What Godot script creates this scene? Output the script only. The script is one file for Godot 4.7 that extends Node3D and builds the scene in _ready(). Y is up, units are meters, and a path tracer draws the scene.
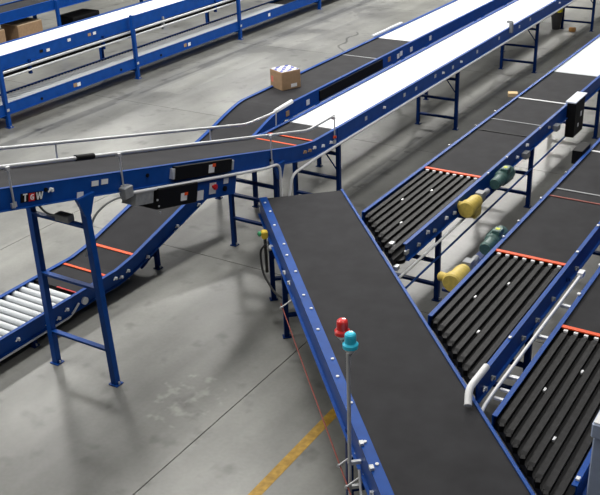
extends Node3D
# Conveyor hall.  World: -Z runs along the parallel conveyor lines, +X across them to the right, Y up, metres.

var M = {}
var org := Vector3.ZERO
var taken = {}
var rng := RandomNumberGenerator.new()

# ------------------------------------------------------------------ mesh builder
class MB:
	var st := SurfaceTool.new()
	var o := Vector3.ZERO
	func _init(origin := Vector3.ZERO):
		st.begin(Mesh.PRIMITIVE_TRIANGLES); o = origin
	func v(p: Vector3, n: Vector3, uv := Vector2.ZERO):
		st.set_normal(n); st.set_uv(uv); st.add_vertex(p - o)
	func quad(a: Vector3, b: Vector3, c: Vector3, d: Vector3, out: Vector3, uvs = null):
		var n := (b - a).cross(c - a)
		if n.length() < 1e-12: n = (c - a).cross(d - a)
		if n.length() < 1e-12: return
		n = n.normalized()
		var q = [a, b, c, d]
		var w = uvs if uvs != null else [Vector2(0, 1), Vector2(1, 1), Vector2(1, 0), Vector2(0, 0)]
		if n.dot(out) > 0.0:
			# counter-clockwise seen from outside: reverse so that front faces run clockwise
			q = [d, c, b, a]; w = [w[3], w[2], w[1], w[0]]
		else:
			n = -n
		for i in [0, 1, 2, 0, 2, 3]: v(q[i], n, w[i])
	func box(c: Vector3, s: Vector3, b := Basis.IDENTITY):
		var h := s * 0.5
		for ax in 3:
			for sg in [-1.0, 1.0]:
				var n := Vector3.ZERO; n[ax] = sg
				var t := Vector3.ZERO; t[(ax + 1) % 3] = 1.0
				var u := Vector3.ZERO; u[(ax + 2) % 3] = 1.0
				var p := n * h
				quad(c + b * (p - t * h - u * h), c + b * (p + t * h - u * h), c + b * (p + t * h + u * h), c + b * (p - t * h + u * h), b * n)
	func cbox(c: Vector3, s: Vector3, ch: float, b := Basis.IDENTITY):
		# box with chamfered vertical and top/bottom edges: stacked octagon rings
		var h := s * 0.5
		var rings = [[-h.y, ch], [-h.y + ch, 0.0], [h.y - ch, 0.0], [h.y, ch]]
		var loops = []
		for r in rings:
			var hx: float = h.x - r[1]; var hz: float = h.z - r[1]; var l = []
			for k in [[hx - ch, -hz], [hx, -hz + ch], [hx, hz - ch], [hx - ch, hz], [-hx + ch, hz], [-hx, hz - ch], [-hx, -hz + ch], [-hx + ch, -hz]]:
				l.append(c + b * Vector3(k[0], r[0], k[1]))
			loops.append(l)
		for i in 3:
			for k in 8:
				var a: Vector3 = loops[i][k]; var d: Vector3 = loops[i][(k + 1) % 8]; var e: Vector3 = loops[i + 1][(k + 1) % 8]; var g: Vector3 = loops[i + 1][k]
				quad(a, d, e, g, (a + d + e + g) * 0.25 - c)
		for i in [0, 3]:
			var l = loops[i]; var out := b * Vector3(0, -1.0 if i == 0 else 1.0, 0)
			quad(l[0], l[1], l[2], l[3], out); quad(l[0], l[3], l[4], l[7], out); quad(l[4], l[5], l[6], l[7], out)
	func sweep(path: Array, x0: float, x1: float, y0: float, y1: float):
		# rectangle x0..x1, y0..y1 swept along path points Vector2(z, h)
		for i in path.size() - 1:
			var a: Vector2 = path[i]; var b: Vector2 = path[i + 1]
			var A = [Vector3(x0, a.y + y0, a.x), Vector3(x1, a.y + y0, a.x), Vector3(x1, a.y + y1, a.x), Vector3(x0, a.y + y1, a.x)]
			var B = [Vector3(x0, b.y + y0, b.x), Vector3(x1, b.y + y0, b.x), Vector3(x1, b.y + y1, b.x), Vector3(x0, b.y + y1, b.x)]
			var outs = [Vector3.DOWN, Vector3.RIGHT, Vector3.UP, Vector3.LEFT]
			for k in 4: quad(A[k], A[(k + 1) % 4], B[(k + 1) % 4], B[k], outs[k])
			if i == 0: quad(A[0], A[1], A[2], A[3], Vector3(0, 0, a.x - b.x))
			if i == path.size() - 2: quad(B[0], B[1], B[2], B[3], Vector3(0, 0, b.x - a.x))
	func prism(poly: Array, y0: float, y1: float):
		# convex polygon of Vector2(x, z) from y0 to y1
		var c := Vector2.ZERO
		for p in poly: c += p
		c /= poly.size()
		var n := poly.size()
		for i in n:
			var a: Vector2 = poly[i]; var b: Vector2 = poly[(i + 1) % n]; var m := (a + b) * 0.5 - c
			quad(Vector3(a.x, y0, a.y), Vector3(b.x, y0, b.y), Vector3(b.x, y1, b.y), Vector3(a.x, y1, a.y), Vector3(m.x, 0, m.y))
		for y in [y0, y1]:
			var up := Vector3(0, 1.0 if y == y1 else -1.0, 0)
			for i in range(1, n - 1):
				var p0 := Vector3(poly[0].x, y, poly[0].y); var p1 := Vector3(poly[i].x, y, poly[i].y); var p2 := Vector3(poly[i + 1].x, y, poly[i + 1].y)
				quad(p0, p1, p2, p2, up)
	func plate(poly: Array, x0: float, x1: float):
		# convex polygon of Vector2(z, y) with thickness x0..x1
		var c := Vector2.ZERO
		for p in poly: c += p
		c /= poly.size()
		var n := poly.size()
		for i in n:
			var a: Vector2 = poly[i]; var b: Vector2 = poly[(i + 1) % n]; var m := (a + b) * 0.5 - c
			quad(Vector3(x0, a.y, a.x), Vector3(x0, b.y, b.x), Vector3(x1, b.y, b.x), Vector3(x1, a.y, a.x), Vector3(0, m.y, m.x))
		for x in [x0, x1]:
			for i in range(1, n - 1):
				quad(Vector3(x, poly[0].y, poly[0].x), Vector3(x, poly[i].y, poly[i].x), Vector3(x, poly[i + 1].y, poly[i + 1].x), Vector3(x, poly[i + 1].y, poly[i + 1].x), Vector3(1.0 if x == x1 else -1.0, 0, 0))
	func tube(pts: Array, r: float, sides := 8):
		var rings = []
		var ref := Vector3.UP
		for i in pts.size():
			var t: Vector3 = (pts[min(i + 1, pts.size() - 1)] - pts[max(i - 1, 0)]).normalized()
			if i == 0 and absf(t.dot(ref)) > 0.9: ref = Vector3.RIGHT
			var x := (ref - t * ref.dot(t)).normalized(); ref = x
			var y := t.cross(x)
			var ring = []
			for k in sides:
				var an := TAU * k / sides
				ring.append(x * cos(an) + y * sin(an))
			rings.append(ring)
		for i in pts.size() - 1:
			for k in sides:
				var k2 := (k + 1) % sides
				var a: Vector3 = rings[i][k]; var b: Vector3 = rings[i][k2]; var c: Vector3 = rings[i + 1][k2]; var d: Vector3 = rings[i + 1][k]
				var pa: Vector3 = pts[i] + a * r; var pb: Vector3 = pts[i] + b * r; var pc: Vector3 = pts[i + 1] + c * r; var pd: Vector3 = pts[i + 1] + d * r
				for q in [[pa, a], [pc, c], [pb, b], [pa, a], [pd, d], [pc, c]]: v(q[0], q[1])
		for e in [0, pts.size() - 1]:
			var out: Vector3 = (pts[0] - pts[1]) if e == 0 else (pts[-1] - pts[-2])
			for k in range(1, sides - 1):
				var c0: Vector3 = pts[e] + rings[e][0] * r
				quad(c0, pts[e] + rings[e][k] * r, pts[e] + rings[e][k + 1] * r, pts[e] + rings[e][k + 1] * r, out)
	func lathe(prof: Array, at: Vector3, b := Basis.IDENTITY, sides := 16):
		# prof: Vector2(radius, height) along b.y from at
		for i in prof.size() - 1:
			var p: Vector2 = prof[i]; var q: Vector2 = prof[i + 1]
			var nn := Vector2(q.y - p.y, -(q.x - p.x)).normalized()
			for k in sides:
				var a0 := TAU * k / sides; var a1 := TAU * (k + 1) / sides
				var e0 := Vector3(cos(a0), 0, sin(a0)); var e1 := Vector3(cos(a1), 0, sin(a1))
				var n0 := b * (e0 * nn.x + Vector3.UP * nn.y); var n1 := b * (e1 * nn.x + Vector3.UP * nn.y)
				var A := at + b * (e0 * p.x + Vector3.UP * p.y); var B := at + b * (e1 * p.x + Vector3.UP * p.y)
				var C := at + b * (e1 * q.x + Vector3.UP * q.y); var D := at + b * (e0 * q.x + Vector3.UP * q.y)
				for w in [[A, n0], [B, n1], [C, n1], [A, n0], [C, n1], [D, n0]]: v(w[0], w[1])

# ------------------------------------------------------------------ node helpers
func nb() -> MB: return MB.new(org)

func numbered(n: String) -> String:
	if not taken.has(n):
		taken[n] = 0; return n
	taken[n] += 1
	return "%s_%03d" % [n, taken[n]]

func thing(called: String, label: String, category: String, base: Vector3, group := "") -> Node3D:
	var n := Node3D.new(); n.name = numbered(called); add_child(n); n.position = base
	n.set_meta("label", label); n.set_meta("category", category)
	if group != "": n.set_meta("group", group)
	org = base
	return n

func part(mb: MB, called: String, m: Material, parent: Node, label := "") -> MeshInstance3D:
	var mi := MeshInstance3D.new(); mi.name = called; mi.mesh = mb.st.commit(); mi.material_override = m
	parent.add_child(mi, true)
	if label != "": mi.set_meta("label", label)
	return mi

func bpart(called: String, m: Material, parent: Node, c: Vector3, s: Vector3, b := Basis.IDENTITY, label := "") -> MeshInstance3D:
	var mb := nb(); mb.box(c, s, b); return part(mb, called, m, parent, label)

func share(mesh: Mesh, called: String, m: Material, parent: Node, at: Vector3) -> MeshInstance3D:
	var mi := MeshInstance3D.new(); mi.name = called; mi.mesh = mesh; mi.material_override = m; mi.position = at
	parent.add_child(mi, true); return mi

func structure(mb: MB, called: String, m: Material) -> MeshInstance3D:
	var mi := part(mb, called, m, self); mi.set_meta("kind", "structure"); return mi

# ------------------------------------------------------------------ materials
func rgb(r, g, b) -> Color: return Color(r / 255.0, g / 255.0, b / 255.0)

func noise_tex(freq: float, c0: Color, c1: Color, sd := 1, px := 256, oct := 4) -> NoiseTexture2D:
	var f := FastNoiseLite.new(); f.seed = sd; f.frequency = freq; f.fractal_octaves = oct
	var g := Gradient.new(); g.set_color(0, c0); g.set_color(1, c1)
	var t := NoiseTexture2D.new(); t.width = px; t.height = px; t.seamless = true; t.noise = f; t.color_ramp = g
	return t

func mat(c: Color, rough := 0.5, metal := 0.0, vary := 0.0, scale := 1.0, sd := 3) -> StandardMaterial3D:
	var m := StandardMaterial3D.new(); m.albedo_color = c; m.roughness = rough; m.metallic = metal
	if vary > 0.0:
		m.albedo_texture = noise_tex(0.02, Color(1 - vary, 1 - vary, 1 - vary), Color.WHITE, sd)
		m.uv1_triplanar = true; m.uv1_world_triplanar = true; m.uv1_scale = Vector3.ONE * scale
	return m

func make_materials():
	M.blue = mat(rgb(17, 76, 160), 0.4, 0.0, 0.12, 0.7); M.blue.metallic_specular = 0.3
	M.blue_light = mat(rgb(70, 128, 214), 0.4)
	M.navy = mat(rgb(16, 50, 112), 0.42, 0.0, 0.15, 0.8); M.navy.metallic_specular = 0.2
	M.belt = mat(rgb(54, 54, 57), 0.7, 0.0, 0.14, 0.5, 5)
	M.belt.metallic_specular = 0.25
	M.strip = mat(rgb(46, 46, 48), 0.45, 0.0, 0.4, 2.5, 9); M.strip.metallic_specular = 0.25
	M.black = mat(rgb(16, 16, 18), 0.55); M.black.metallic_specular = 0.3
	M.bed = mat(rgb(24, 24, 26), 0.7)
	M.white_belt = mat(rgb(246, 248, 250), 0.5, 0.0, 0.04, 0.6)
	M.roller = mat(rgb(218, 223, 227), 0.35, 0.0)
	M.orange = mat(rgb(240, 84, 22), 0.5)
	M.steel = mat(rgb(205, 207, 210), 0.35, 0.35)
	M.white = mat(rgb(235, 236, 238), 0.5)
	M.grey = mat(rgb(158, 161, 164), 0.5, 0.0, 0.15, 2.0)
	M.yellow = mat(rgb(226, 200, 98), 0.45, 0.0, 0.12, 3.0)
	M.green = mat(rgb(78, 112, 108), 0.35, 0.0, 0.2, 4.0)
	M.carton = mat(rgb(178, 146, 112), 0.8, 0.0, 0.12, 2.0)
	M.red = mat(rgb(200, 26, 26), 0.35)
	M.cord = mat(rgb(132, 62, 52), 0.6)
	M.cable = mat(rgb(40, 40, 42), 0.6)
	M.cabinet = mat(rgb(186, 200, 228), 0.45, 0.0, 0.06, 1.0)
	M.cabinet_light = mat(rgb(216, 224, 238), 0.45)
	M.wall = mat(rgb(118, 120, 122), 0.8, 0.0, 0.08, 0.2)

func floor_material() -> StandardMaterial3D:
	# one image over x -27..1, z -31..-3 : clouded, scuffed, stained concrete
	var W := 1120; var Hh := 1120
	var img := Image.create(W, Hh, false, Image.FORMAT_RGB8)
	var a := FastNoiseLite.new(); a.seed = 11; a.frequency = 0.35; a.fractal_octaves = 5
	var s := FastNoiseLite.new(); s.seed = 23; s.frequency = 1.0; s.fractal_octaves = 3
	var d := FastNoiseLite.new(); d.seed = 37; d.frequency = 1.6; d.fractal_octaves = 4
	var rg := RandomNumberGenerator.new(); rg.seed = 5
	for j in Hh:
		var z := -31.0 + 28.0 * j / Hh
		for i in W:
			var x := -27.0 + 28.0 * i / W
			var n := a.get_noise_2d(x, z)
			var st := s.get_noise_2d(x * 2.2, z * 0.28)        # tyre and pallet streaks along the aisle
			var f := d.get_noise_2d(x, z)
			var val := 0.50 + 0.115 * n + 0.04 * st + 0.02 * f + rg.randf_range(-0.012, 0.012)
			if f > 0.32: val -= 0.10 * (f - 0.32) / 0.3         # oily spots
			# worn pale aisle line
			if absf(x + 7.12) < 0.09 and z < -12.0 and f > -0.28: val += 0.12
			# dark rubbed band in the far aisle, with a paler one beside it
			if absf(x + 14.15) < 0.13 and st > -0.35: val -= 0.085
			if x > -13.9 and x < -13.2 and z < -15.4 and n > -0.2: val += 0.05
			# hairline crack in the far aisle
			if z < -19.0 and z > -22.6 and absf(x + 12.06 - 0.4 * (z + 21.28) + 0.12 * sin(z * 2.3) + 0.07 * sin(z * 7.1)) < 0.028: val -= 0.2
			# white plaster scuffs
			var q := Vector2(x + 5.83, (z + 6.6) * 0.8)
			if q.length() < 0.42 and d.get_noise_2d(x * 3.1 + 9.0, z * 3.1) > 0.0 + q.length() * 0.5: val += 0.35 * clampf(d.get_noise_2d(x * 3.1 + 9.0, z * 3.1) - q.length() * 0.5, 0.0, 0.3)
			img.set_pixel(i, j, Color(val * 0.997, val, val * 0.972))
	var m := StandardMaterial3D.new(); m.albedo_texture = ImageTexture.create_from_image(img)
	m.roughness = 0.33
	m.metallic_specular = 0.5
	return m

# ------------------------------------------------------------------ conveyor pieces
func rail(parent, x_out: float, inward: float, path: Array, depth := 0.2, flange := 0.05, m = null, called := "side_rail"):
	# channel: web at the outer face, top flange and bottom flange turned inwards; plus the rolled top lip
	var mb := nb(); var t := 0.012
	var xa := minf(x_out, x_out + inward * t); var xb := maxf(x_out, x_out + inward * t)
	mb.sweep(path, xa, xb, -depth, 0.0)
	xa = minf(x_out, x_out + inward * flange); xb = maxf(x_out, x_out + inward * flange)
	mb.sweep(path, xa, xb, -0.006, 0.006)
	mb.sweep(path, minf(x_out - inward * 0.03, x_out + inward * 0.02), maxf(x_out - inward * 0.03, x_out + inward * 0.02), -depth - 0.008, -depth)
	return part(mb, called, m if m else M.blue, parent)

func belt(parent, x0: float, x1: float, path: Array, drop := 0.03, m = null, called := "belt"):
	var mb := nb(); mb.sweep(path, x0, x1, -drop - 0.012, -drop)
	return part(mb, called, m if m else M.belt, parent)

func bed(parent, x0: float, x1: float, path: Array, top := -0.045, bottom := -0.16, called := "slider_bed"):
	var mb := nb(); mb.sweep(path, x0, x1, bottom, top); return part(mb, called, M.bed, parent)

func leg(parent, x: float, z: float, top: float, m = null, w := 0.075, foot_dx := 0.0):
	var mb := nb(); var t := 0.012
	var a := Vector3(x + foot_dx, 0.008, z); var b := Vector3(x, top, z)
	var ax := (b - a); var L := ax.length(); ax = ax / L
	var bas := Basis(Vector3(ax.y, -ax.x, 0), ax, Vector3(0, 0, 1))
	var c := (a + b) * 0.5
	mb.box(c + bas * Vector3(0, 0, w * 0.5 - t * 0.5), Vector3(w, L, t), bas)
	mb.box(c + bas * Vector3(-w * 0.5 + t * 0.5, 0, -0.003), Vector3(t, L, w - t), bas)
	mb.box(c + bas * Vector3(w * 0.5 - t * 0.5, 0, -0.003), Vector3(t, L, w - t), bas)
	var l := part(mb, "leg", m if m else M.navy, parent)
	var fb := nb(); fb.box(Vector3(x + foot_dx, 0.006, z), Vector3(w * 1.7, 0.012, w * 1.5)); part(fb, "foot_plate", m if m else M.navy, l)
	var bb := nb(); bb.lathe([Vector2(0.0, 0.03), Vector2(0.012, 0.03), Vector2(0.012, 0.0)], Vector3(x + foot_dx + w * 0.68, 0.012, z), Basis.IDENTITY, 6); part(bb, "anchor_bolt", M.steel, l)
	return l

func brace(parent, x0: float, x1: float, z: float, h: float, m = null, hgt := 0.045):
	var mb := nb(); mb.box(Vector3((x0 + x1) * 0.5, h, z), Vector3(absf(x1 - x0), hgt, 0.04)); mb.box(Vector3((x0 + x1) * 0.5, h + hgt * 0.5, z + 0.02), Vector3(absf(x1 - x0), 0.008, 0.05))
	return part(mb, "cross_brace", m if m else M.navy, parent)

func stand(parent, x0: float, x1: float, z: float, top: float, rungs: Array, m = null, foot_dx := 0.0):
	var lw := 0.06 if m == null else 0.075
	leg(parent, x0, z, top, m, lw); leg(parent, x1, z, top, m, lw, foot_dx)
	for r in rungs: brace(parent, x0 + 0.03, x1 - 0.03 + foot_dx * (1.0 - r / top), z, r, m)

func roller_bed(parent, x0: float, x1: float, z0: float, z1: float, h: float, pitch: float, r: float, m = null):
	var mb := MB.new(); mb.tube([Vector3(x0 - (x0 + x1) * 0.5, 0, 0), Vector3(x1 - (x0 + x1) * 0.5, 0, 0)], r, 14)
	var mesh := mb.st.commit()
	var n := int(absf(z1 - z0) / pitch)
	for i in n:
		share(mesh, "roller", m if m else M.roller, parent, Vector3((x0 + x1) * 0.5, h - r, lerpf(z0, z1, (i + 0.5) / n)) - org)

func conduit(parent, pts: Array, r := 0.018, called := "conduit", m = null):
	# rounds the corners of a polyline
	var out = [pts[0]]
	for i in range(1, pts.size() - 1):
		var p: Vector3 = pts[i]; var a: Vector3 = pts[i - 1]; var b: Vector3 = pts[i + 1]
		var rad := minf(0.12, minf(p.distance_to(a), p.distance_to(b)) * 0.45)
		var s := p + (a - p).normalized() * rad; var e := p + (b - p).normalized() * rad
		for k in 6:
			var t := k / 5.0; out.append(s.lerp(p, t).lerp(p.lerp(e, t), t))
	out.append(pts[-1])
	var mb := nb(); mb.tube(out, r, 8); return part(mb, called, m if m else M.white, parent)

func sticker(parent, x: float, z: float, h: float, w := 0.08, hh := 0.05, m = null, called := "sticker", slope := 0.0):
	var b := Basis(Vector3.RIGHT, slope)
	return bpart(called, m if m else M.white, parent, Vector3(x + 0.004, h, z), Vector3(0.006, hh, w), b)

func photo_eye(parent, x: float, z: float, h: float, m = null):
	var mb := nb(); mb.box(Vector3(x + 0.02, h, z), Vector3(0.04, 0.035, 0.025)); mb.tube([Vector3(x + 0.02, h + 0.012, z + 0.01), Vector3(x + 0.02, h - 0.01, z + 0.045)], 0.009, 6)
	return part(mb, "photo_eye", m if m else M.white, parent)

func letters(parent, txt: String, at: Vector3, size: float, m: Material, b := Basis.IDENTITY):
	var f := SystemFont.new(); f.font_names = PackedStringArray(["Droid Sans"]); f.font_weight = 700
	var t := TextMesh.new(); t.text = txt; t.font = f; t.font_size = 32; t.pixel_size = size / 32.0; t.depth = 0.004
	var mi := MeshInstance3D.new(); mi.name = "letter"; mi.mesh = t; mi.material_override = m
	mi.transform = Transform3D(b, at - org); parent.add_child(mi, true)

# ------------------------------------------------------------------ room
const FIX_Y := 9.6
func ceiling_lights():
	var frame_mesh := MB.new(); frame_mesh.box(Vector3(0, 0.05, 0), Vector3(1.12, 0.1, 2.5))
	var fm := frame_mesh.st.commit()
	var glow_mesh := MB.new(); glow_mesh.box(Vector3(0, -0.005, 0), Vector3(1.0, 0.01, 2.4))
	var gm := glow_mesh.st.commit()
	var glow := StandardMaterial3D.new(); glow.albedo_color = Color.WHITE; glow.emission_enabled = true; glow.emission = Color(1, 0.99, 0.97); glow.emission_energy_multiplier = 3.0
	for r in LIGHT_ROWS:
		for k in r[1].size():
			var p := Vector3(r[0], FIX_Y, r[1][k])
			var t := thing("high_bay_light", "long white high bay ceiling light hanging over the conveyor hall", "ceiling light", p, "high bay lights over the hall")
			share(fm, "housing", M.white, t, Vector3.ZERO); share(gm, "diffuser", glow, t, Vector3.ZERO)
			var l := AreaLight3D.new(); l.name = "lamp"; l.area_size = Vector2(1.0, 2.4); l.light_energy = r[2]; l.light_color = Color(1, 0.99, 0.97)
			l.area_range = 60.0; l.area_attenuation = 2.0; l.shadow_enabled = true
			l.rotation_degrees = Vector3(-90, 0, 0); l.position = Vector3(0, -0.03, 0); t.add_child(l)

const LIGHT_ROWS = [
	[-25.0, [-17.0, -26.0, -35.0], 36.0],
	[-17.5, [-6.0, -14.0, -22.0, -32.0], 42.0],
	[-10.5, [-4.0, -12.0, -20.0], 44.0],
	[-11.5, [-28.0, -37.0], 90.0],
	[-5.5, [-8.0, -16.0, -24.0], 15.0],
	[-1.5, [3.0, -5.0, -13.0, -21.0], 12.0],
]

func room():
	var fmat := floor_material()
	var base := MB.new(); base.box(Vector3(-12, -0.26, -16), Vector3(50, 0.4, 62))
	var fl := structure(base, "floor", M.bed)
	var xs = [-37.0]; var x := -31.93
	while x < 12.9: xs.append(x); x += 5.33
	xs.append(13.0)
	var zs = [-47.0]; var z := -41.57
	while z < 14.9: zs.append(z); z += 5.33
	zs.append(15.0)
	for i in xs.size() - 1:
		for j in zs.size() - 1:
			if xs[i + 1] - xs[i] < 0.1 or zs[j + 1] - zs[j] < 0.1: continue
			var mb := MB.new()
			var x0: float = xs[i] + 0.006; var x1: float = xs[i + 1] - 0.006; var z0: float = zs[j] + 0.006; var z1: float = zs[j + 1] - 0.006
			var uvf := func(a, b): return Vector2((a + 27.0) / 28.0, (b + 31.0) / 28.0)
			mb.quad(Vector3(x0, 0, z0), Vector3(x1, 0, z0), Vector3(x1, 0, z1), Vector3(x0, 0, z1), Vector3.UP, [uvf.call(x0, z0), uvf.call(x1, z0), uvf.call(x1, z1), uvf.call(x0, z1)])
			for e in [[x0, z0, x1, z0, 0, -1], [x1, z0, x1, z1, 1, 0], [x1, z1, x0, z1, 0, 1], [x0, z1, x0, z0, -1, 0]]:
				mb.quad(Vector3(e[0], 0, e[1]), Vector3(e[2], 0, e[3]), Vector3(e[2], -0.06, e[3]), Vector3(e[0], -0.06, e[1]), Vector3(e[4], 0, e[5]), [uvf.call(e[0], e[1]), uvf.call(e[2], e[3]), uvf.call(e[2], e[3]), uvf.call(e[0], e[1])])
			part(mb, "slab", fmat, fl)
	for w in [["wall_left", Vector3(-37.15, 5.5, -16), Vector3(0.3, 11.6, 62.6)], ["wall_right", Vector3(13.15, 5.5, -16), Vector3(0.3, 11.6, 62.6)], ["wall_back", Vector3(-12, 5.5, -47.15), Vector3(50.6, 11.6, 0.3)], ["wall_front", Vector3(-12, 5.5, 15.15), Vector3(50.6, 11.6, 0.3)], ["ceiling", Vector3(-12, 11.2, -16), Vector3(50.6, 0.3, 62.6)]]:
		var mb := MB.new(); mb.box(w[1], w[2]); structure(mb, w[0], M.white if w[0] == "ceiling" else M.wall)
	# yellow aisle line
	var t := thing("floor_marking", "worn yellow aisle line painted on the grey concrete floor", "floor marking", Vector3(-4.27, 0.0, -5.4))
	var ym := mat(rgb(206, 164, 62), 0.55); ym.albedo_texture = noise_tex(0.03, rgb(196, 190, 176), Color.WHITE, 8, 256, 5); ym.uv1_triplanar = true; ym.uv1_world_triplanar = true; ym.uv1_scale = Vector3.ONE * 1.3
	var yb := nb(); yb.box(Vector3(-4.27, 0.001, -5.6), Vector3(0.115, 0.003, 4.2)); part(yb, "paint_stripe", ym, t)

# ------------------------------------------------------------------ lines on the left
func lvl(z0: float, z1: float, h: float) -> Array: return [Vector2(z0, h), Vector2(z1, h)]

const X0 := -7.68
const X1 := -6.80
func incline_path(z1 := -4.2) -> Array:
	return [Vector2(-11.7, 1.41), Vector2(-11.05, 1.415), Vector2(-10.8, 1.45), Vector2(-10.5, 1.507), Vector2(z1, 1.41 + (z1 + 10.9) * 0.241)]
func incline_h(z: float) -> float: return 1.41 + maxf(0.0, z + 10.9) * 0.241

func incline_conveyor():
	var t := thing("incline_conveyor", "blue framed incline belt conveyor with silver guard rails and black drive box below", "conveyor", Vector3(-7.24, 0, -8.0))
	var p := incline_path(); var sl := -atan(0.241)
	rail(t, X1, -1, p, 0.21, 0.05); rail(t, X0, 1, p, 0.21, 0.05)
	bed(t, X0 + 0.02, X1 - 0.02, p); belt(t, X0 + 0.02, X1 - 0.02, p, 0.02)
	for z in [-11.1, -10.72]:
		var b := nb(); b.sweep([Vector2(z - 0.02, incline_h(z) - 0.012), Vector2(z + 0.02, incline_h(z) - 0.008)], X0 + 0.05, X1 - 0.05, 0.0, 0.008); part(b, "finger_guard", M.orange, t, "thin orange finger guard")
	# guard rails
	var near = []; var far = []
	for z in [-4.2, -7.2, -9.7, -10.3, -10.9]: near.append(Vector3(X1 - 0.02, incline_h(z) + 0.215, z))
	near.append(Vector3(X1 - 0.02, 1.63, -11.65))
	for z in [-4.2, -7.2, -9.7, -10.6]: far.append(Vector3(X0 + 0.01, incline_h(z) + 0.2, z))
	far.append_array([Vector3(X0 - 0.02, 1.63, -11.3), Vector3(X0 - 0.1, 1.62, -12.0)])
	conduit(t, near, 0.02, "guard_rail", M.steel); conduit(t, far, 0.02, "guard_rail", M.steel)
	var wide := nb(); wide.tube([far[-1] + Vector3(0.05, -0.0, 0.55), far[-1]], 0.034, 8); part(wide, "guard_sleeve", M.white, t)
	for z in [-5.56, -7.05, -9.92, -11.6]:
		var b := nb(); var h := incline_h(z)
		b.tube([Vector3(X1 + 0.015, h - 0.2, z), Vector3(X1 + 0.015, h + 0.2, z)], 0.011, 6); b.box(Vector3(X1 + 0.01, h - 0.17, z), Vector3(0.02, 0.05, 0.06)); b.box(Vector3(X1, h + 0.2, z), Vector3(0.05, 0.04, 0.04)); part(b, "guard_post", M.steel, t)
	for z in [-7.0, -9.78, -11.4]:
		var b := nb(); var h := incline_h(z)
		b.tube([Vector3(X0 - 0.012, h - 0.15, z), Vector3(X0 + 0.0, h + 0.2, z)], 0.011, 6); part(b, "guard_post", M.steel, t)
	# black grip on the guard rail
	var g := nb(); g.tube([Vector3(X1 - 0.02, incline_h(-6.45) + 0.215, -6.45), Vector3(X1 - 0.02, incline_h(-6.7) + 0.215, -6.7)], 0.034, 8); part(g, "rail_grip", M.black, t)
	# stands
	stand(t, -7.62, -6.80, -6.46, 2.2, [0.44, 1.2, 1.93], M.blue, 0.1)
	stand(t, -7.62, -6.83, -10.07, 1.42, [0.44, 0.81, 1.05])
	for q in [[-6.46, 2.27], [-10.07, 1.4]]:
		var b := nb(); b.plate([Vector2(q[0] - 0.13, q[1] + 0.02), Vector2(q[0] + 0.13, q[1] + 0.02), Vector2(q[0] + 0.1, q[1] - 0.05), Vector2(q[0] + 0.042, q[1] - 0.2), Vector2(q[0] - 0.042, q[1] - 0.2), Vector2(q[0] - 0.1, q[1] - 0.05)], -6.795, -6.755); part(b, "gusset", M.blue, t)
	# drive: black cover on the frame, drive box and blue control panel below
	var b := Basis(Vector3.RIGHT, sl)
	bpart("side_cover", M.black, t, Vector3(X1 + 0.025, incline_h(-8.43) - 0.1, -8.43), Vector3(0.05, 0.16, 1.12), b)
	for z in [-7.86, -9.0]: bpart("cover_bracket", M.steel, t, Vector3(X1 + 0.027, incline_h(z) - 0.1, z), Vector3(0.055, 0.12, 0.03), b)
	var mb := nb(); mb.cbox(Vector3(X1 - 0.08, 1.775, -7.87), Vector3(0.32, 0.25, 0.74), 0.012, b); part(mb, "drive_box", M.black, t)
	for k in 3: bpart("drive_bolt", M.steel, t, Vector3(X1 + 0.08, 1.86 - k * 0.08, -7.5 - 0.012 * k), Vector3(0.012, 0.02, 0.02), b)
	bpart("control_panel", M.blue, t, Vector3(X1 + 0.0, 1.59, -8.65), Vector3(0.05, 0.265, 0.86), b)
	sticker(t, X1 + 0.05, -8.56, 1.87, 0.11, 0.1, M.white, "warning_label", sl); sticker(t, X1 + 0.056, -8.61, 1.9, 0.06, 0.04, M.orange, "warning_mark", sl)
	sticker(t, X1 + 0.08, -7.96, 1.73, 0.11, 0.09, M.white, "warning_label", sl); sticker(t, X1 + 0.086, -8.0, 1.755, 0.06, 0.035, M.orange, "warning_mark", sl)
	sticker(t, X1 + 0.026, -8.33, 1.6, 0.12, 0.12, M.white, "panel_label", sl); sticker(t, X1 + 0.026, -8.58, 1.6, 0.13, 0.14, M.white, "panel_label", sl); sticker(t, X1 + 0.026, -8.86, 1.6, 0.1, 0.07, M.white, "panel_label", sl)
	var eb := nb(); eb.lathe([Vector2(0.018, 0), Vector2(0.018, 0.03), Vector2(0.036, 0.035), Vector2(0.036, 0.055), Vector2(0, 0.06)], Vector3(X1 + 0.03, 1.625, -8.58), Basis(Vector3.FORWARD, PI / 2), 14); part(eb, "stop_button", M.red, t, "red mushroom stop button")
	var kb := nb(); kb.lathe([Vector2(0.035, 0), Vector2(0.035, 0.02), Vector2(0, 0.022)], Vector3(X1 + 0.025, 1.51, -8.82), Basis(Vector3.FORWARD, PI / 2), 12); part(kb, "switch_knob", M.black, t)
	bpart("motor_mount", M.grey, t, Vector3(X1 - 0.05, 1.95, -7.33), Vector3(0.2, 0.16, 0.3), b)
	# logo
	bpart("logo_plate", M.black, t, Vector3(X1 + 0.004, 2.525, -5.79), Vector3(0.006, 0.085, 0.27), b)
	bpart("logo_square", M.red, t, Vector3(X1 + 0.008, 2.523, -5.79), Vector3(0.006, 0.078, 0.075), b)
	var face := Basis(Vector3(0, 0, -1), Vector3.UP, Vector3.RIGHT); face = b * face
	letters(t, "T", Vector3(X1 + 0.013, 2.548, -5.705), 0.105, M.white, face); letters(t, "G", Vector3(X1 + 0.014, 2.523, -5.79), 0.075, M.white, face); letters(t, "W", Vector3(X1 + 0.013, 2.502, -5.885), 0.1, M.white, face)
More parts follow.
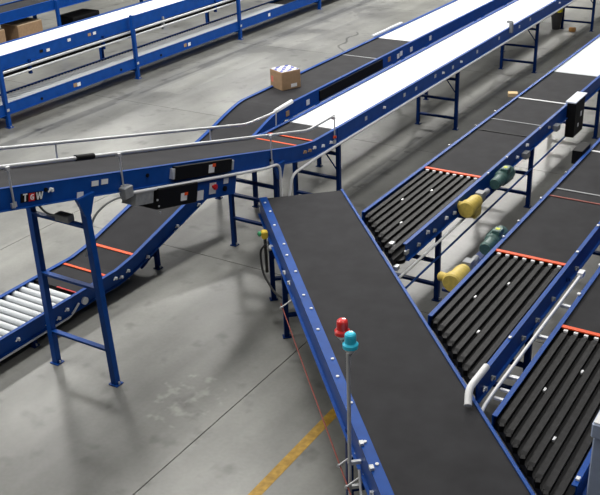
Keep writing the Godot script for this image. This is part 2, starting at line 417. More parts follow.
	for s in [[-6.65, 2.335], [-6.79, 2.305]]: sticker(t, X1 + 0.001, s[0], s[1] + 0.02, 0.1, 0.055, M.white, "sticker", sl)
	sticker(t, X1 + 0.001, -6.42, 2.31, 0.09, 0.06, M.white, "sticker", sl)
	for s in [[-7.46, 2.16], [-5.98, 2.53], [-9.9, 1.52]]:
		var hb := nb(); hb.lathe([Vector2(0.022, 0), Vector2(0.022, 0.015), Vector2(0, 0.016)], Vector3(X1, s[1], s[0]), Basis(Vector3.FORWARD, PI / 2), 10); part(hb, "hole_plug", M.black, t)
	photo_eye(t, X1, -6.04, 2.51)
	for s in [[-11.02, 1.34, 0], [-11.26, 1.29, 0], [-10.89, 1.34, 1], [-10.76, 1.36, 1], [-11.49, 1.27, 0], [-11.6, 1.32, 2]]:
		photo_eye(t, X1, s[0], s[1], [M.white, M.carton, M.orange][s[2]])
	# conduit under the near rail, junction box, cables on the stand
	conduit(t, [Vector3(X1 + 0.035, incline_h(-7.0) - 0.245, -7.0), Vector3(X1 + 0.05, incline_h(-9.7) - 0.225, -9.7), Vector3(X1 + 0.05, 1.43, -10.05), Vector3(X1 + 0.05, 0.4, -10.08)], 0.02)
	var jb := nb(); jb.cbox(Vector3(X1 + 0.05, 2.12, -7.05), Vector3(0.09, 0.13, 0.14), 0.008); part(jb, "junction_box", M.grey, t)
	conduit(t, [Vector3(X1 + 0.03, 2.07, -7.05), Vector3(X1 + 0.02, 2.1, -6.8), Vector3(X1 - 0.02, 2.0, -6.58), Vector3(-6.82, 1.6, -6.4)], 0.012, "cable", M.grey)
	var j2 := nb(); j2.cbox(Vector3(-7.1, 1.99, -6.44), Vector3(0.2, 0.08, 0.1), 0.008); part(j2, "junction_box", M.grey, t)
	conduit(t, [Vector3(-7.1, 2.0, -6.44), Vector3(-7.35, 1.98, -6.42), Vector3(-7.5, 2.12, -6.42), Vector3(-7.5, 2.3, -6.4)], 0.012, "cable", M.grey)

func transfer_conveyor():
	var t := thing("transfer_conveyor", "level conveyor with washed-out white bed on blue stands leading to the incline", "conveyor", Vector3(-7.24, 0, -19.0))
	var p := lvl(-30.0, -11.72, 1.41)
	rail(t, X1, -1, p, 0.21, 0.05); rail(t, X0, 1, p, 0.21, 0.06)
	bed(t, X0 + 0.02, X1 - 0.02, p); belt(t, X0 + 0.03, X1 - 0.03, p, 0.015, M.white_belt, "white_bed")
	for z in [-11.78, -16.27, -20.7, -25.1]:
		stand(t, -7.62, -6.83, z, 1.2, [0.22, 0.58, 0.98])
		var b := nb(); b.tube([Vector3(-6.86, 0.72, z), Vector3(-7.05, 0.96, z)], 0.012, 6); part(b, "knee_brace", M.navy, t)
	for s in [[-15.18, 1.33], [-13.95, 1.32], [-15.95, 1.3], [-18.24, 1.33], [-20.06, 1.34], [-12.6, 1.31], [-14.4, 1.31], [-17.1, 1.32], [-19.4, 1.32]]: sticker(t, X1 + 0.002, s[0], s[1], 0.07, 0.06, M.steel, "bracket")
	for s in [[-15.5, 1.31], [-16.3, 1.32], [-22.0, 1.33], [-13.2, 1.32]]: photo_eye(t, X1, s[0], s[1])
	var b := nb(); b.box(Vector3(X1 + 0.02, 1.42, -18.86), Vector3(0.06, 0.22, 0.1)); b.box(Vector3(X1 - 0.02, 1.53, -18.86), Vector3(0.1, 0.05, 0.06)); part(b, "sensor_bracket", M.grey, t)
	conduit(t, [Vector3(X1 + 0.04, 1.185, -30.0), Vector3(X1 + 0.04, 1.185, -11.0), Vector3(X1 + 0.05, 1.16, -10.35), Vector3(X1 + 0.05, 0.6, -10.18), Vector3(X1 + 0.05, 0.3, -10.18)], 0.02)

const Y0 := -8.96
const Y1 := -8.10
func decline_h(z: float) -> float:
	if z < -12.3: return 1.41
	if z > -8.1: return 0.35
	if z < -11.5: return lerpf(1.41, 1.215, pow((z + 12.3) / 0.8, 1.4))
	if z > -8.6: return lerpf(0.445, 0.35, pow((z + 8.6) / 0.5, 0.75))
	return 1.215 + (z + 11.5) * (0.445 - 1.215) / 2.9

func sorter_conveyor():
	var t := thing("level_conveyor", "level dark belt conveyor carrying the carton, white bed at its far end", "conveyor", Vector3(-8.53, 0, -18.0))
	var p := lvl(-26.0, -12.3, 1.41)
	rail(t, Y1, -1, p, 0.21, 0.05); rail(t, Y0, 1, p, 0.21, 0.06)
	bed(t, Y0 + 0.02, Y1 - 0.02, p); belt(t, Y0 + 0.03, Y1 - 0.03, lvl(-17.05, -12.3, 1.41), 0.02)
	belt(t, Y0 + 0.03, Y1 - 0.03, lvl(-26.0, -17.06, 1.41), 0.015, M.white_belt, "white_bed")
	bpart("belt_seam", M.grey, t, Vector3(-8.53, 1.392, -15.6), Vector3(0.78, 0.004, 0.03))
	for z in [-13.4, -17.8, -22.2]: stand(t, -8.9, -8.16, z, 1.2, [0.3, 0.8])
	for s in [[-12.98, 1.29, 0], [-12.35, 1.28, 1], [-16.32, 1.28, 0], [-16.9, 1.28, 0], [-17.78, 1.31, 0], [-15.94, 1.31, 1], [-16.45, 1.3, 0]]: sticker(t, Y1 + 0.002, s[0], s[1], 0.1, 0.09, [M.white, M.carton][s[2]], "bracket")
	bpart("side_cover", M.black, t, Vector3(Y1 + 0.012, 1.3, -14.5), Vector3(0.024, 0.17, 2.3))
	var b := nb(); b.box(Vector3(Y0 - 0.02, 1.44, -17.6), Vector3(0.06, 0.04, 1.3)); part(b, "rail_cap", M.roller, t)

func decline_conveyor():
	var t := thing("decline_conveyor", "dark belt conveyor descending to low white rollers, passing behind the blue incline stand", "conveyor", Vector3(-8.53, 0, -8.8))
	var p = []
	var z := -12.3
	while z < -8.0: p.append(Vector2(z, decline_h(z))); z += 0.1
	p.append(Vector2(-8.0, 0.35)); p.append(Vector2(-4.2, 0.35))
	rail(t, Y1, -1, p, 0.19, 0.05, M.blue); rail(t, Y0, 1, p, 0.2, 0.06)
	var pb = p.filter(func(q): return q.x < -7.45); pb.append(Vector2(-7.42, 0.35))
	bed(t, Y0 + 0.02, Y1 - 0.02, pb); belt(t, Y0 + 0.03, Y1 - 0.03, pb, 0.02)
	bed(t, Y0 + 0.02, Y1 - 0.02, lvl(-7.41, -4.2, 0.35), -0.1, -0.16, "roller_pan")
	roller_bed(t, Y0 + 0.03, Y1 - 0.03, -7.38, -4.2, 0.34, 0.125, 0.042)
	for q in [-8.5, -7.94]:
		var b := nb(); b.sweep([Vector2(q - 0.02, decline_h(q) - 0.012), Vector2(q + 0.02, decline_h(q + 0.04) - 0.012)], Y0 + 0.05, Y1 - 0.05, 0.0, 0.008); part(b, "finger_guard", M.orange, t, "thin orange finger guard")
	bpart("finger_guard", M.red, t, Vector3(-8.3, 0.34, -7.41), Vector3(0.4, 0.008, 0.02))
	for q in [[-11.4, 1.0], [-8.95, 0.33], [-6.6, 0.12]]: stand(t, -8.88, -8.14, q[0], q[1], [q[1] * 0.6])
	for q in [-8.95]:
		var b := nb(); b.tube([Vector3(-8.13, 0.3, -8.95), Vector3(-8.13, 0.16, -8.6)], 0.02, 6); part(b, "knee_brace", M.navy, t)
	for s in [[-8.05, 0.27], [-8.16, 0.24], [-8.3, 0.27], [-8.71, 0.3], [-9.38, 0.49], [-6.34, 0.25], [-6.82, 0.22], [-7.15, 0.25], [-7.0, 0.2], [-9.9, 0.62]]: photo_eye(t, Y1, s[0], s[1])
	var b := nb(); b.lathe([Vector2(0.05, 0), Vector2(0.05, 0.03), Vector2(0.0, 0.035)], Vector3(Y1, 0.22, -7.46), Basis(Vector3.FORWARD, PI / 2), 14); part(b, "shaft_cap", M.white, t)
	conduit(t, [Vector3(Y1 + 0.02, 0.13, -4.2), Vector3(Y1 + 0.02, 0.13, -7.2), Vector3(Y1 + 0.02, 0.24, -7.35)], 0.014)

func carton():
	var c := Vector3(-8.74, 1.39, -13.31); var ang := deg_to_rad(-24.0); var b := Basis(Vector3.UP, ang)
	var t := thing("cardboard_box", "brown cardboard box with blue striped top riding on the dark belt", "box", c)
	var mb := nb(); mb.cbox(c + Vector3(0, 0.155, 0), Vector3(0.37, 0.31, 0.38), 0.006, b); part(mb, "box_body", M.carton, t)
	var st := Image.create(64, 64, false, Image.FORMAT_RGB8)
	for j in 64:
		for i in 64:
			var on := (int(i * 1.0 + j * 0.6) % 32) < 16 and (j % 32) > 6
			st.set_pixel(i, j, rgb(40, 62, 160) if on else rgb(226, 222, 220))
	var pm := StandardMaterial3D.new(); pm.albedo_texture = ImageTexture.create_from_image(st); pm.roughness = 0.6
	for s in [-1, 1]:
		var f := nb(); f.box(c + b * Vector3(0.089 * s, 0.313, 0), Vector3(0.176, 0.006, 0.36), b); part(f, "top_flap", pm, t, "blue striped top flap")
	bpart("red_mark", mat(rgb(222, 120, 104), 0.7), t, c + b * Vector3(-0.12, 0.15, 0.191), Vector3(0.06, 0.1, 0.003), b)
	bpart("shipping_label", M.white, t, c + b * Vector3(0.187, 0.06, -0.05), Vector3(0.003, 0.06, 0.12), b)

func tier_lines():
	var t := thing("roller_conveyor", "low white roller conveyor in blue frame beneath the upper left line", "conveyor", Vector3(-15.25, 0, -18.0))
	var p := lvl(-30.0, -9.0, 0.47)
	rail(t, -14.9, -1, p, 0.2, 0.05); rail(t, -15.62, 1, p, 0.2, 0.05)
	bed(t, -15.6, -14.92, p, -0.06, -0.14, "roller_pan")
	roller_bed(t, -15.57, -14.95, -23.0, -9.0, 0.455, 0.1, 0.047)
	for z in [-12.43, -16.4, -20.57, -24.7]:
		leg(t, -14.92 + 0.03, z, 1.47, M.blue, 0.08); leg(t, -15.95, z, 1.2, M.blue, 0.08); brace(t, -15.9, -14.93, z, 0.2, M.blue)
		bpart("clamp_plate", M.steel, t, Vector3(-14.84, 0.37, z), Vector3(0.012, 0.05, 0.06))
	for s in [[-18.24, 0.37, 0], [-18.4, 0.36, 1], [-14.39, 0.37, 0], [-14.5, 0.36, 1], [-22.0, 0.37, 1]]: sticker(t, -14.898, s[0], s[1], 0.1, 0.08, [M.carton, M.white][s[2]], "sticker")
	for s in [-15.87, -13.4, -17.3]:
		var hb := nb(); hb.lathe([Vector2(0.03, 0), Vector2(0.03, 0.012), Vector2(0, 0.013)], Vector3(-14.9, 0.34, s), Basis(Vector3.FORWARD, PI / 2), 10); part(hb, "hole_plug", M.black, t)
	t = thing("upper_conveyor", "upper left white conveyor in blue frame with twin silver pipes below", "conveyor", Vector3(-15.43, 0, -18.0))
	p = lvl(-30.0, -9.0, 1.4)
	rail(t, -15.0, -1, p, 0.26, 0.05); rail(t, -15.87, 1, p, 0.26, 0.05)
	bed(t, -15.85, -15.02, p); belt(t, -15.83, -15.05, p, 0.015, M.white_belt, "white_bed")
	for q in [[1.085, 0.03, -14.975], [0.975, 0.022, -14.975]]: conduit(t, [Vector3(q[2], q[0], -9.0), Vector3(q[2], q[0], -30.0)], q[1], "pipe", M.steel)
	for z in [-10.5, -13.3, -15.5, -17.6, -19.7, -21.9]:
		bpart("pipe_hanger", M.navy if int(z * 10) % 2 else M.grey, t, Vector3(-15.0, 1.04, z), Vector3(0.07, 0.3, 0.05))
	bpart("cable_tray", M.black, t, Vector3(-15.09, 1.02, -19.5), Vector3(0.1, 0.17, 21.0))
	for s in [[-14.49, 1.32, 0], [-15.11, 1.3, 1], [-15.27, 1.3, 0], [-13.67, 1.27, 2], [-13.86, 1.25, 0]]: sticker(t, -14.998, s[0], s[1], 0.09, 0.06, [M.white, M.carton, M.black][s[2]], "sticker")
	# line behind: two tiers with cartons on the lower one
	t = thing("storage_conveyor", "blue two tier conveyor cut off at the upper left corner", "conveyor", Vector3(-18.4, 0, -18.0))
	p = lvl(-30.0, -10.0, 1.45)
	rail(t, -18.0, -1, p, 0.22, 0.05); rail(t, -18.85, 1, p, 0.22, 0.05); bed(t, -18.83, -18.02, p); belt(t, -18.8, -18.05, p, 0.02)
	p = lvl(-30.0, -10.0, 0.55)
	rail(t, -18.0, -1, p, 0.18, 0.05, null, "lower_rail"); rail(t, -18.85, 1, p, 0.18, 0.05, null, "lower_rail"); bed(t, -18.83, -18.02, p); belt(t, -18.8, -18.05, p, 0.02)
	for z in [-13.0, -17.1, -21.2]: stand(t, -18.8, -17.96, z, 1.44, [0.2], M.blue)
	var k := 0
	for s in [[-15.2, 0.5, 1.05, "plain brown carton with pale lid on the lower tier, nearest the corner", M.carton], [-16.25, 0.8, 1.04, "long brown carton on the lower tier between plain carton and black tote", M.carton], [-18.2, 1.0, 0.86, "black tote on the lower tier beyond the brown cartons", M.black]]:
		var b := thing(["cardboard_box", "cardboard_box", "storage_tote"][k], s[3], "box" if k < 2 else "tote", Vector3(-18.38, 0.53, s[0]), "goods on the lower tier")
		var mb := nb(); mb.cbox(Vector3(-18.38, 0.53 + (s[2] - 0.53) * 0.5, s[0]), Vector3(0.6, s[2] - 0.53, s[1]), 0.01); part(mb, "box_body", s[4], b)
		bpart("lid", mat(rgb(214, 190, 158), 0.8) if k < 2 else M.black, b, Vector3(-18.38, s[2] + 0.01, s[0]), Vector3(0.58, 0.02, s[1] - 0.02))
		k += 1

# ------------------------------------------------------------------ merge conveyor and lanes on the right
const CN := 0.7327
const SN := 0.6805
func edge_z(x: float, n := 2.68) -> float: return -(n - CN * x) / SN     # where a lane meets the merge conveyor

func merge_conveyor() -> Node3D:
	# local frame: x across the belt, -z along it away from the camera
	var t := thing("merge_conveyor", "wide dark belt conveyor running diagonally to the foreground with blue side rails", "conveyor", Vector3(CN * 2.1 - SN * 8.0, 0, -SN * 2.1 - CN * 8.0))
	t.rotation.y = atan2(SN, CN)
	org = Vector3(2.1, 0, -8.0)
	var p := lvl(-11.5, -2.8, 1.15)
	rail(t, 1.53, 1, p, 0.22, 0.1, M.blue); rail(t, 2.66, -1, p, 0.22, 0.03, M.blue)
	bed(t, 1.56, 2.64, lvl(-11.46, -2.8, 1.15), -0.04, -0.2)
	var mb := nb(); mb.sweep(lvl(-11.49, -2.8, 1.15), 1.63, 2.63, -0.024, -0.01); mb.tube([Vector3(1.63, 1.085, -11.47), Vector3(2.63, 1.085, -11.47)], 0.055, 16); part(mb, "belt", M.belt, t)
	for z in [-10.8, -9.83, -6.6, -4.0]: stand(t, 1.52 + 0.03, 2.6, z, 0.95, [0.3, 0.62])
	# bolts on the wide top flange
	var bm := MB.new(); bm.lathe([Vector2(0.016, 0), Vector2(0.016, 0.01), Vector2(0, 0.014)], Vector3.ZERO, Basis.IDENTITY, 8); var bmesh := bm.st.commit()
	var z := -11.3; var k := 0
	while z < -3.0:
		share(bmesh, "bolt", M.white, t, Vector3(1.575 + 0.02 * (k % 2), 1.156, z) - org); z += 0.3 + 0.13 * (k % 3); k += 1
	# pull cord with eye bolts
	var c := nb(); c.tube([Vector3(1.4, 0.82, -9.2), Vector3(1.4, 0.81, -7.6), Vector3(1.4, 0.82, -3.0)], 0.007, 6); part(c, "pull_cord", M.cord, t, "thin red pull cord")
	for q in [-9.1, -6.3, -6.02, -4.6]:
		var e := nb(); e.tube([Vector3(1.54, 0.93, q), Vector3(1.39, 0.83, q)], 0.009, 6); e.lathe([Vector2(0.014, -0.012), Vector2(0.022, 0), Vector2(0.014, 0.012)], Vector3(1.39, 0.825, q), Basis(Vector3.RIGHT, PI / 2), 8); part(e, "eye_bolt", M.steel, t)
	# stop switch with green and yellow head, and its cable
	var s := nb(); s.tube([Vector3(1.46, 0.5, -10.62), Vector3(1.46, 0.96, -10.66)], 0.02, 8); part(s, "switch_post", M.cable, t)
	s = nb(); s.cbox(Vector3(1.46, 1.0, -10.68), Vector3(0.08, 0.1, 0.1), 0.012); part(s, "switch_head", mat(rgb(222, 190, 50), 0.5), t, "yellow switch head")
	s = nb(); s.lathe([Vector2(0.03, 0), Vector2(0.036, 0.03), Vector2(0.0, 0.05)], Vector3(1.42, 1.0, -10.71), Basis(Vector3.BACK, PI / 2), 10); part(s, "switch_cap", mat(rgb(70, 170, 120), 0.4), t, "green switch cap")
	conduit(t, [Vector3(1.46, 0.9, -10.6), Vector3(1.4, 0.75, -10.75), Vector3(1.4, 0.5, -10.6), Vector3(1.48, 0.42, -10.2), Vector3(1.55, 0.5, -9.85)], 0.014, "cable", M.cable)
	var w := nb(); w.tube([Vector3(1.5, 0.86, -10.55), Vector3(1.5, 0.93, -10.45)], 0.03, 8); part(w, "cable_gland", M.steel, t)
	for q in [[-9.6, 1.0], [-9.3, 1.02], [-5.7, 1.0]]: photo_eye(t, 1.5, q[0], q[1], M.steel)
	conduit(t, [Vector3(1.49, 1.0, -6.0), Vector3(1.47, 0.8, -5.85), Vector3(1.49, 0.88, -5.2), Vector3(1.49, 0.9, -4.0)], 0.012, "conduit", M.steel)
	for q in [-6.12, -5.8]: bpart("clamp", M.steel, t, Vector3(1.54, 1.165, q), Vector3(0.035, 0.03, 0.05))
	return t

func lane(label: String, x0: float, x1: float, z_far: float, z_orange: float, rail_end: float, white_from: float, seams: Array, legs_at: Array) -> Node3D:
	var h := 1.2
	var t := thing("lane_conveyor", label, "conveyor", Vector3((x0 + x1) * 0.5, 0, z_orange - 2.0), "parallel lane conveyors on the right")
	rail(t, x0, 1, lvl(z_far, edge_z(x0) - 0.01, h), 0.2, 0.045, M.blue)
	rail(t, x1, -1, lvl(z_far, rail_end, h), 0.2, 0.045, M.blue)
	var bz := white_from if white_from < 0.0 else z_far
	bed(t, x0 + 0.02, x1 - 0.02, lvl(bz, z_orange - 0.03, h)); belt(t, x0 + 0.03, x1 - 0.03, lvl(bz, z_orange - 0.03, h), 0.02)
	if white_from < 0.0:
		bed(t, x0 + 0.02, x1 - 0.02, lvl(z_far, bz - 0.01, h), -0.07, -0.16, "roller_pan")
		roller_bed(t, x0 + 0.04, x1 - 0.04, bz - 0.02, z_far, h - 0.01, 0.1, 0.047)
	for s in seams:
		bpart("belt_seam", s[1], t, Vector3((x0 + x1) * 0.5, h - 0.017 + s[3] * 0.5, s[0]), Vector3(x1 - x0 - 0.08, s[3], s[2]))
	# orange finger guard and the narrow merge belts beyond it
	bpart("finger_guard", M.orange, t, Vector3((x0 + x1) * 0.5, h - 0.004, z_orange), Vector3(x1 - x0 - 0.07, 0.012, 0.05), Basis.IDENTITY, "orange finger guard bar")
	var xa := x0 + 0.05; var xb := x1 - 0.05
	var pan := nb(); pan.prism([Vector2(xa - 0.03, z_orange + 0.03), Vector2(xb + 0.03, z_orange + 0.03), Vector2(xb + 0.03, edge_z(xb + 0.03) - 0.08), Vector2(xa - 0.03, edge_z(xa - 0.03) - 0.08)], h - 0.16, h - 0.07); part(pan, "strip_bed", M.bed, t)
	var n := 8; var pitch := (xb - xa) / n; var wd := pitch * 0.54
	for i in n:
		var xc := xa + pitch * (i + 0.5)
		var ze := edge_z(xc) - 0.09
		var mb := nb(); mb.sweep([Vector2(z_orange + 0.07, h - 0.03), Vector2(z_orange + 0.1, h - 0.018), Vector2(ze - 0.05, h - 0.018), Vector2(ze - 0.015, h - 0.03), Vector2(ze, h - 0.06)], xc - wd * 0.5, xc + wd * 0.5, -0.03, 0.0)
		part(mb, "narrow_belt", M.strip, t)
		bpart("belt_guide", M.white, t, Vector3(xc, h - 0.02, z_orange + 0.052), Vector3(wd * 0.75, 0.022, 0.03))
		bpart("tail_pulley", M.black, t, Vector3(xc + wd * 0.2, h - 0.045, ze + 0.03), Vector3(wd * 0.7, 0.06, 0.05), Basis(Vector3.UP, 0.3))
	# a few retaining clips between the belts
	for q in [[2, 0.55], [4, 0.3], [5, 0.75]]:
		var xc: float = xa + pitch * q[0]; var zc := lerpf(z_orange, edge_z(xc), q[1])
		bpart("clip", M.steel, t, Vector3(xc, h - 0.03, zc), Vector3(0.02, 0.02, 0.05))
	for z in legs_at: stand(t, x0 + 0.04, x1 - 0.02, z, h - 0.2, [0.22, 0.55])
	return t

func gear_drive(x: float, h: float, z0: float, z1: float, label: String, group: String, down := 0.0):
	# yellow gearbox at z0 and green motor at z1, shafts along z
	var c := Vector3(x, h, (z0 + z1) * 0.5)
	var t := thing("gear_motor", label, "motor", c, group)
	var ax := Basis(Vector3.RIGHT, -PI / 2)      # local y -> -z
	var mb := nb(); mb.lathe([Vector2(0.0, 0.0), Vector2(0.1, 0.0), Vector2(0.115, 0.02), Vector2(0.115, 0.1), Vector2(0.098, 0.12), Vector2(0.098, 0.3), Vector2(0.085, 0.36), Vector2(0.0, 0.36)], Vector3(x, h, z0 + 0.18), ax, 20)
	mb.box(Vector3(x + 0.02, h - 0.08, z0), Vector3(0.16, 0.1, 0.2)); mb.lathe([Vector2(0.0, 0.0), Vector2(0.05, 0.0), Vector2(0.055, 0.08), Vector2(0.03, 0.1), Vector2(0.0, 0.1)], Vector3(x - 0.09, h + 0.02, z0 + 0.1), Basis(Vector3.BACK, PI / 2), 12)
	part(mb, "gearbox", M.yellow, t, "yellow gearbox")
	mb = nb(); mb.lathe([Vector2(0.04, 0.0), Vector2(0.04, 0.4)], Vector3(x, h, z0 - 0.15), ax, 10); mb.box(Vector3(x, h + 0.02, z0 - 0.3), Vector3(0.1, 0.12, 0.12)); part(mb, "coupling", M.grey, t)
	mb = nb(); mb.lathe([Vector2(0.0, 0.0), Vector2(0.07, 0.0), Vector2(0.08, 0.03), Vector2(0.08, 0.2), Vector2(0.1, 0.22), Vector2(0.104, 0.25), Vector2(0.104, 0.5), Vector2(0.085, 0.56), Vector2(0.0, 0.57)], Vector3(x, h, z1 + 0.3), ax, 20)
	part(mb, "motor_body", M.green, t, "grey green electric motor")
	mb = nb()
	for k in 10:
		var an := TAU * k / 10.0
		mb.box(Vector3(x + cos(an) * 0.106, h + sin(an) * 0.106, z1 - 0.07), Vector3(0.012, 0.008, 0.24), Basis(Vector3.BACK, an))
	part(mb, "cooling_fins", M.green, t)
	mb = nb(); mb.cbox(Vector3(x + 0.03, h + 0.11, z1 - 0.02), Vector3(0.11, 0.07, 0.13), 0.01); part(mb, "terminal_box", M.green, t)
	var lb := nb(); lb.box(Vector3(x + 0.03, h + 0.147, z1 - 0.02), Vector3(0.05, 0.004, 0.05)); part(lb, "name_plate", mat(rgb(214, 220, 60), 0.5), t, "yellow name plate")
	mb = nb(); mb.box(Vector3(x - 0.07, h - 0.12, (z0 + z1) * 0.5), Vector3(0.1, 0.03, z0 - z1 + 0.3)); part(mb, "mounting_plate", M.navy, t)

func lanes():
	var t := lane("lane conveyor farthest from the camera, strip belts and white rollers at its far end", -5.24, -4.33, -24.0, -11.36, -9.0, -16.85, [[-15.03, M.white, 0.035, 0.01], [-13.8, M.grey, 0.02, 0.006], [-13.22, M.black, 0.03, 0.006]], [-9.96, -13.35, -16.95, -20.5])
	for z in [-9.3, -9.55, -9.75, -10.1, -10.35, -11.1, -12.6, -13.0, -14.0]: photo_eye(t, -4.33, z, 1.08 - 0.03 * (int(z * 20) % 3), [M.steel, M.white, M.grey][int(-z * 7) % 3])
	conduit(t, [Vector3(-4.28, 0.91, -8.7), Vector3(-4.28, 0.91, -10.8)], 0.016)
	conduit(t, [Vector3(-4.33, 0.63, -8.9), Vector3(-4.33, 0.66, -15.6)], 0.014, "tie_rod", M.blue)
	var b := nb(); b.cbox(Vector3(-4.255, 0.96, -15.15), Vector3(0.15, 0.58, 0.5), 0.01); var cb := part(b, "control_box", M.black, t)
	b = nb(); b.box(Vector3(-4.27, 1.262, -15.2), Vector3(0.17, 0.02, 0.62)); part(b, "box_lid", M.cabinet_light, cb)
	bpart("warning_label", M.white, cb, Vector3(-4.177, 1.0, -15.22), Vector3(0.004, 0.08, 0.07)); bpart("warning_label", M.white, cb, Vector3(-4.177, 0.84, -15.1), Vector3(0.004, 0.06, 0.06))
	for q in [-12.9, -14.3]: bpart("junction_box", M.grey, t, Vector3(-4.29, 1.02, q), Vector3(0.08, 0.09, 0.16))
	b = nb(); b.lathe([Vector2(0.0, 0.0), Vector2(0.09, 0.0), Vector2(0.09, 0.05), Vector2(0.0, 0.05)], Vector3(-4.37, 1.04, edge_z(-4.37) - 0.22), Basis.IDENTITY, 16); part(b, "end_wheel", M.black, t)
	for q in [[-4.45, 1.14, 0.26], [-4.52, 1.16, 0.2], [-4.34, 1.1, 0.4], [-4.4, 1.15, 0.5], [-4.3, 1.05, 0.12]]: bpart("bearing_block", M.steel, t, Vector3(q[0], q[1], edge_z(q[0]) - q[2]), Vector3(0.05, 0.05, 0.07))
	b = nb(); b.box(Vector3(-5.36, 1.18, -15.2), Vector3(0.16, 0.06, 0.14), Basis(Vector3.UP, 0.4)); part(b, "tag_board", mat(rgb(206, 176, 128), 0.7), t, "small tan board")
	for z in [-12.3, -13.3, -14.1]: bpart("rail_bracket", M.steel, t, Vector3(-5.25, 1.211, z), Vector3(0.022, 0.02, 0.03))
	for z in [-11.5, -12.2, -13.6]: bpart("rail_bracket", M.steel, t, Vector3(-4.33, 1.211, z), Vector3(0.022, 0.02, 0.03))

	t = lane("middle lane conveyor with strip belts ending at the diagonal merge belt, white bent bumper", -3.42, -2.53, -18.0, -9.36, -6.75, 1.0, [[-11.47, M.grey, 0.03, 0.006], [-11.2, M.cord, 0.03, 0.007], [-13.04, M.white, 0.04, 0.01]], [-8.2, -11.8, -15.4])
	b = nb(); b.box(Vector3(-3.5, 1.16, -12.95), Vector3(0.14, 0.2, 0.4)); part(b, "control_box", M.black, t)
	conduit(t, [Vector3(-2.53, 1.26, -6.95), Vector3(-2.53, 1.26, -6.55), Vector3(-2.48, 1.18, -6.42)], 0.034, "bumper_tube", M.white)
	for z in [-7.6, -9.7, -10.5, -11.4]: bpart("rail_bracket", M.steel, t, Vector3(-2.55, 1.211, z), Vector3(0.026, 0.02, 0.04))
	for z in [-9.7, -10.2, -11.0, -12.0]: bpart("rail_bracket", M.steel, t, Vector3(-3.42, 1.211, z), Vector3(0.022, 0.02, 0.03))
	for z in [-6.9, -7.1, -7.9, -8.3, -8.8, -9.3, -9.6]: photo_eye(t, -2.53, z, 1.06, [M.steel, M.grey, M.navy][int(-z * 7) % 3])
	conduit(t, [Vector3(-2.46, 0.98, -7.0), Vector3(-2.46, 0.98, -9.3)], 0.012, "conduit", M.grey)

	t = lane("lane conveyor nearest the camera beside the grey cabinet, cut by the right edge", -2.24, -1.35, -14.0, -8.07, -5.82, 1.0, [], [-7.3, -10.4])
	conduit(t, [Vector3(-2.36, 1.02, -6.35), Vector3(-2.38, 1.13, -6.5), Vector3(-2.38, 1.15, -6.75), Vector3(-2.38, 1.15, -9.3)], 0.017)
	bpart("conduit_end", M.white, t, Vector3(-2.38, 1.16, -9.3), Vector3(0.06, 0.06, 0.1))
	for z in [-6.75, -6.9]: bpart("conduit_clip", M.white, t, Vector3(-2.3, 1.1, z), Vector3(0.14, 0.02, 0.03))
	for z in [-7.1, -7.9, -8.6]: bpart("conduit_clip", M.steel, t, Vector3(-2.31, 1.12, z), Vector3(0.13, 0.03, 0.04))
	for z in [-8.75, -9.5]: bpart("rail_bracket", M.white, t, Vector3(-2.24, 1.211, z), Vector3(0.03, 0.02, 0.04))
	bpart("rail_bracket", M.white, t, Vector3(-1.37, 1.215, -5.9), Vector3(0.03, 0.02, 0.04))

	gear_drive(-4.2, 1.1, -10.62, -11.72, "yellow gearbox and green motor on the right side of the farthest lane", "lane drives")
	gear_drive(-3.62, 1.02, -8.85, -9.95, "yellow gearbox and green motor half hidden behind the middle lane's rail", "lane drives")

# ------------------------------------------------------------------ small things
func beacon():
	var n := 1.435; var d := 6.1
	var at := Vector3(CN * n - SN * d, 0, -SN * n - CN * d)
	var t := thing("beacon_pole", "grey pole carrying a red and a blue beacon beside the merge belt", "beacon light", at)
	t.rotation.y = atan2(SN, CN); org = Vector3.ZERO
	var b := nb(); b.tube([Vector3(0, 0.01, 0), Vector3(0, 2.06, 0)], 0.016, 10); part(b, "pole", M.steel, t)
	bpart("base_plate", M.grey, t, Vector3(0, 0.008, 0), Vector3(0.14, 0.016, 0.14))
	for h in [0.75, 1.0]: bpart("pole_clamp", M.steel, t, Vector3(0.04, h, 0), Vector3(0.11, 0.03, 0.03))
	b = nb(); b.tube([Vector3(0.012, 2.055, 0.02), Vector3(-0.005, 2.075, -0.17)], 0.014, 8); part(b, "cross_arm", M.grey, t)
	var prof = [Vector2(0.0, -0.05), Vector2(0.02, -0.05), Vector2(0.045, -0.02), Vector2(0.05, 0.0), Vector2(0.0, 0.0)]
	var dome = [Vector2(0.062, 0.0), Vector2(0.062, 0.03), Vector2(0.046, 0.045), Vector2(0.046, 0.1), Vector2(0.042, 0.118), Vector2(0.03, 0.128), Vector2(0.0, 0.13)]
	var k := 0
	for q in [Vector3(0.018, 2.11, 0.0), Vector3(-0.005, 2.135, -0.17)]:
		var bb := nb(); bb.lathe(prof, q, Basis.IDENTITY, 16); var base := part(bb, "beacon_base", M.white, t)
		var lb := nb(); lb.lathe(dome, q, Basis.IDENTITY, 20)
		var lm := StandardMaterial3D.new(); lm.albedo_color = rgb(48, 214, 250) if k == 0 else rgb(236, 36, 34); lm.roughness = 0.15; lm.clearcoat_enabled = true; lm.clearcoat = 0.6
		part(lb, "beacon_lens", lm, t, "blue beacon lens" if k == 0 else "red beacon lens")
		k += 1

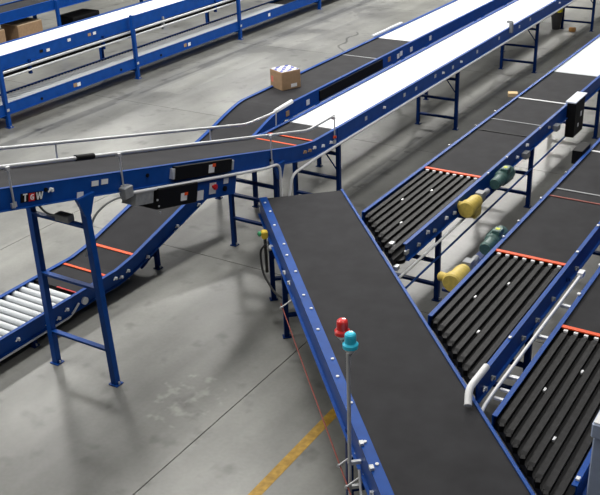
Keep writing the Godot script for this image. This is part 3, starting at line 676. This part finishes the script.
func bin():
	var t := thing("waste_bin", "small dark tapered bin on the floor beyond the white transfer conveyor", "bin", Vector3(-7.75, 0, -25.0))
	var b := nb(); b.lathe([Vector2(0.0, 0.0), Vector2(0.1, 0.0), Vector2(0.16, 0.45), Vector2(0.17, 0.46), Vector2(0.155, 0.46), Vector2(0.1, 0.05), Vector2(0.0, 0.05)], Vector3(-7.75, 0, -25.0), Basis.IDENTITY, 18); part(b, "bin_body", mat(rgb(58, 58, 60), 0.6), t)
	t = thing("spray_bottle", "yellow and green bottle sticking out of the dark bin", "bottle", Vector3(-7.68, 0.06, -25.02))
	b = nb(); b.lathe([Vector2(0.0, 0.0), Vector2(0.04, 0.0), Vector2(0.06, 0.3), Vector2(0.075, 0.45), Vector2(0.075, 0.52), Vector2(0.04, 0.56)], Vector3(-7.68, 0.06, -25.02), Basis.IDENTITY, 12); part(b, "bottle_body", mat(rgb(226, 214, 40), 0.4), t)
	b = nb(); b.lathe([Vector2(0.045, 0.56), Vector2(0.045, 0.63), Vector2(0.0, 0.64)], Vector3(-7.68, 0.06, -25.02), Basis.IDENTITY, 12); part(b, "bottle_cap", mat(rgb(60, 190, 110), 0.4), t, "green cap")
	t = thing("wood_block", "small orange brown block on the floor beside the dark bin", "block", Vector3(-7.28, 0, -24.9))
	b = nb(); b.cbox(Vector3(-7.28, 0.05, -24.9), Vector3(0.16, 0.1, 0.12), 0.01); part(b, "block_body", mat(rgb(196, 144, 82), 0.7), t)

func cabinet():
	var t := thing("control_cabinet", "blue grey control cabinet with pale lid at the right edge", "cabinet", Vector3(-1.0, 0, -6.15))
	var b := nb(); b.cbox(Vector3(-1.0, 0.84, -6.15), Vector3(0.58, 1.64, 0.58), 0.012); part(b, "cabinet_body", M.cabinet, t)
	bpart("plinth", M.navy, t, Vector3(-1.0, 0.02, -6.15), Vector3(0.52, 0.04, 0.52))
	b = nb(); b.cbox(Vector3(-1.0, 1.725, -6.15), Vector3(0.61, 0.13, 0.62), 0.012); part(b, "cabinet_lid", M.cabinet, t)
	bpart("lid_top", M.white, t, Vector3(-1.0, 1.793, -6.15), Vector3(0.59, 0.008, 0.6))
	bpart("front_panel", M.cabinet_light, t, Vector3(-0.98, 1.45, -5.858), Vector3(0.42, 0.24, 0.012))
	bpart("door_handle", M.black, t, Vector3(-0.8, 1.1, -5.85), Vector3(0.03, 0.14, 0.03))

# ------------------------------------------------------------------ build
func _ready():
	rng.seed = 42
	var cam := Camera3D.new(); cam.name = "Camera"; add_child(cam)
	cam.transform = Transform3D(Basis(Vector3(0.848928, -0.033346, -0.527455), Vector3(-0.204085, 0.899914, -0.385363), Vector3(0.487515, 0.434791, 0.757157)), Vector3(0, 6, 0))
	cam.fov = 29.1617; cam.near = 0.05; cam.far = 200.0; cam.current = true
	var we := WorldEnvironment.new(); we.name = "Environment"; var env := Environment.new()
	env.background_mode = Environment.BG_COLOR; env.background_color = Color(0.5, 0.5, 0.5); env.background_energy_multiplier = 0.0
	env.tonemap_mode = Environment.TONE_MAPPER_LINEAR; env.tonemap_exposure = 1.0
	env.sdfgi_enabled = true; env.ssao_enabled = true; env.ssil_enabled = true
	we.environment = env; add_child(we)
	make_materials()
	ceiling_lights()
	room()
	merge_conveyor()
	lanes()
	incline_conveyor()
	transfer_conveyor()
	sorter_conveyor()
	decline_conveyor()
	tier_lines()
	carton()
	cabinet()
	beacon()
	bin()
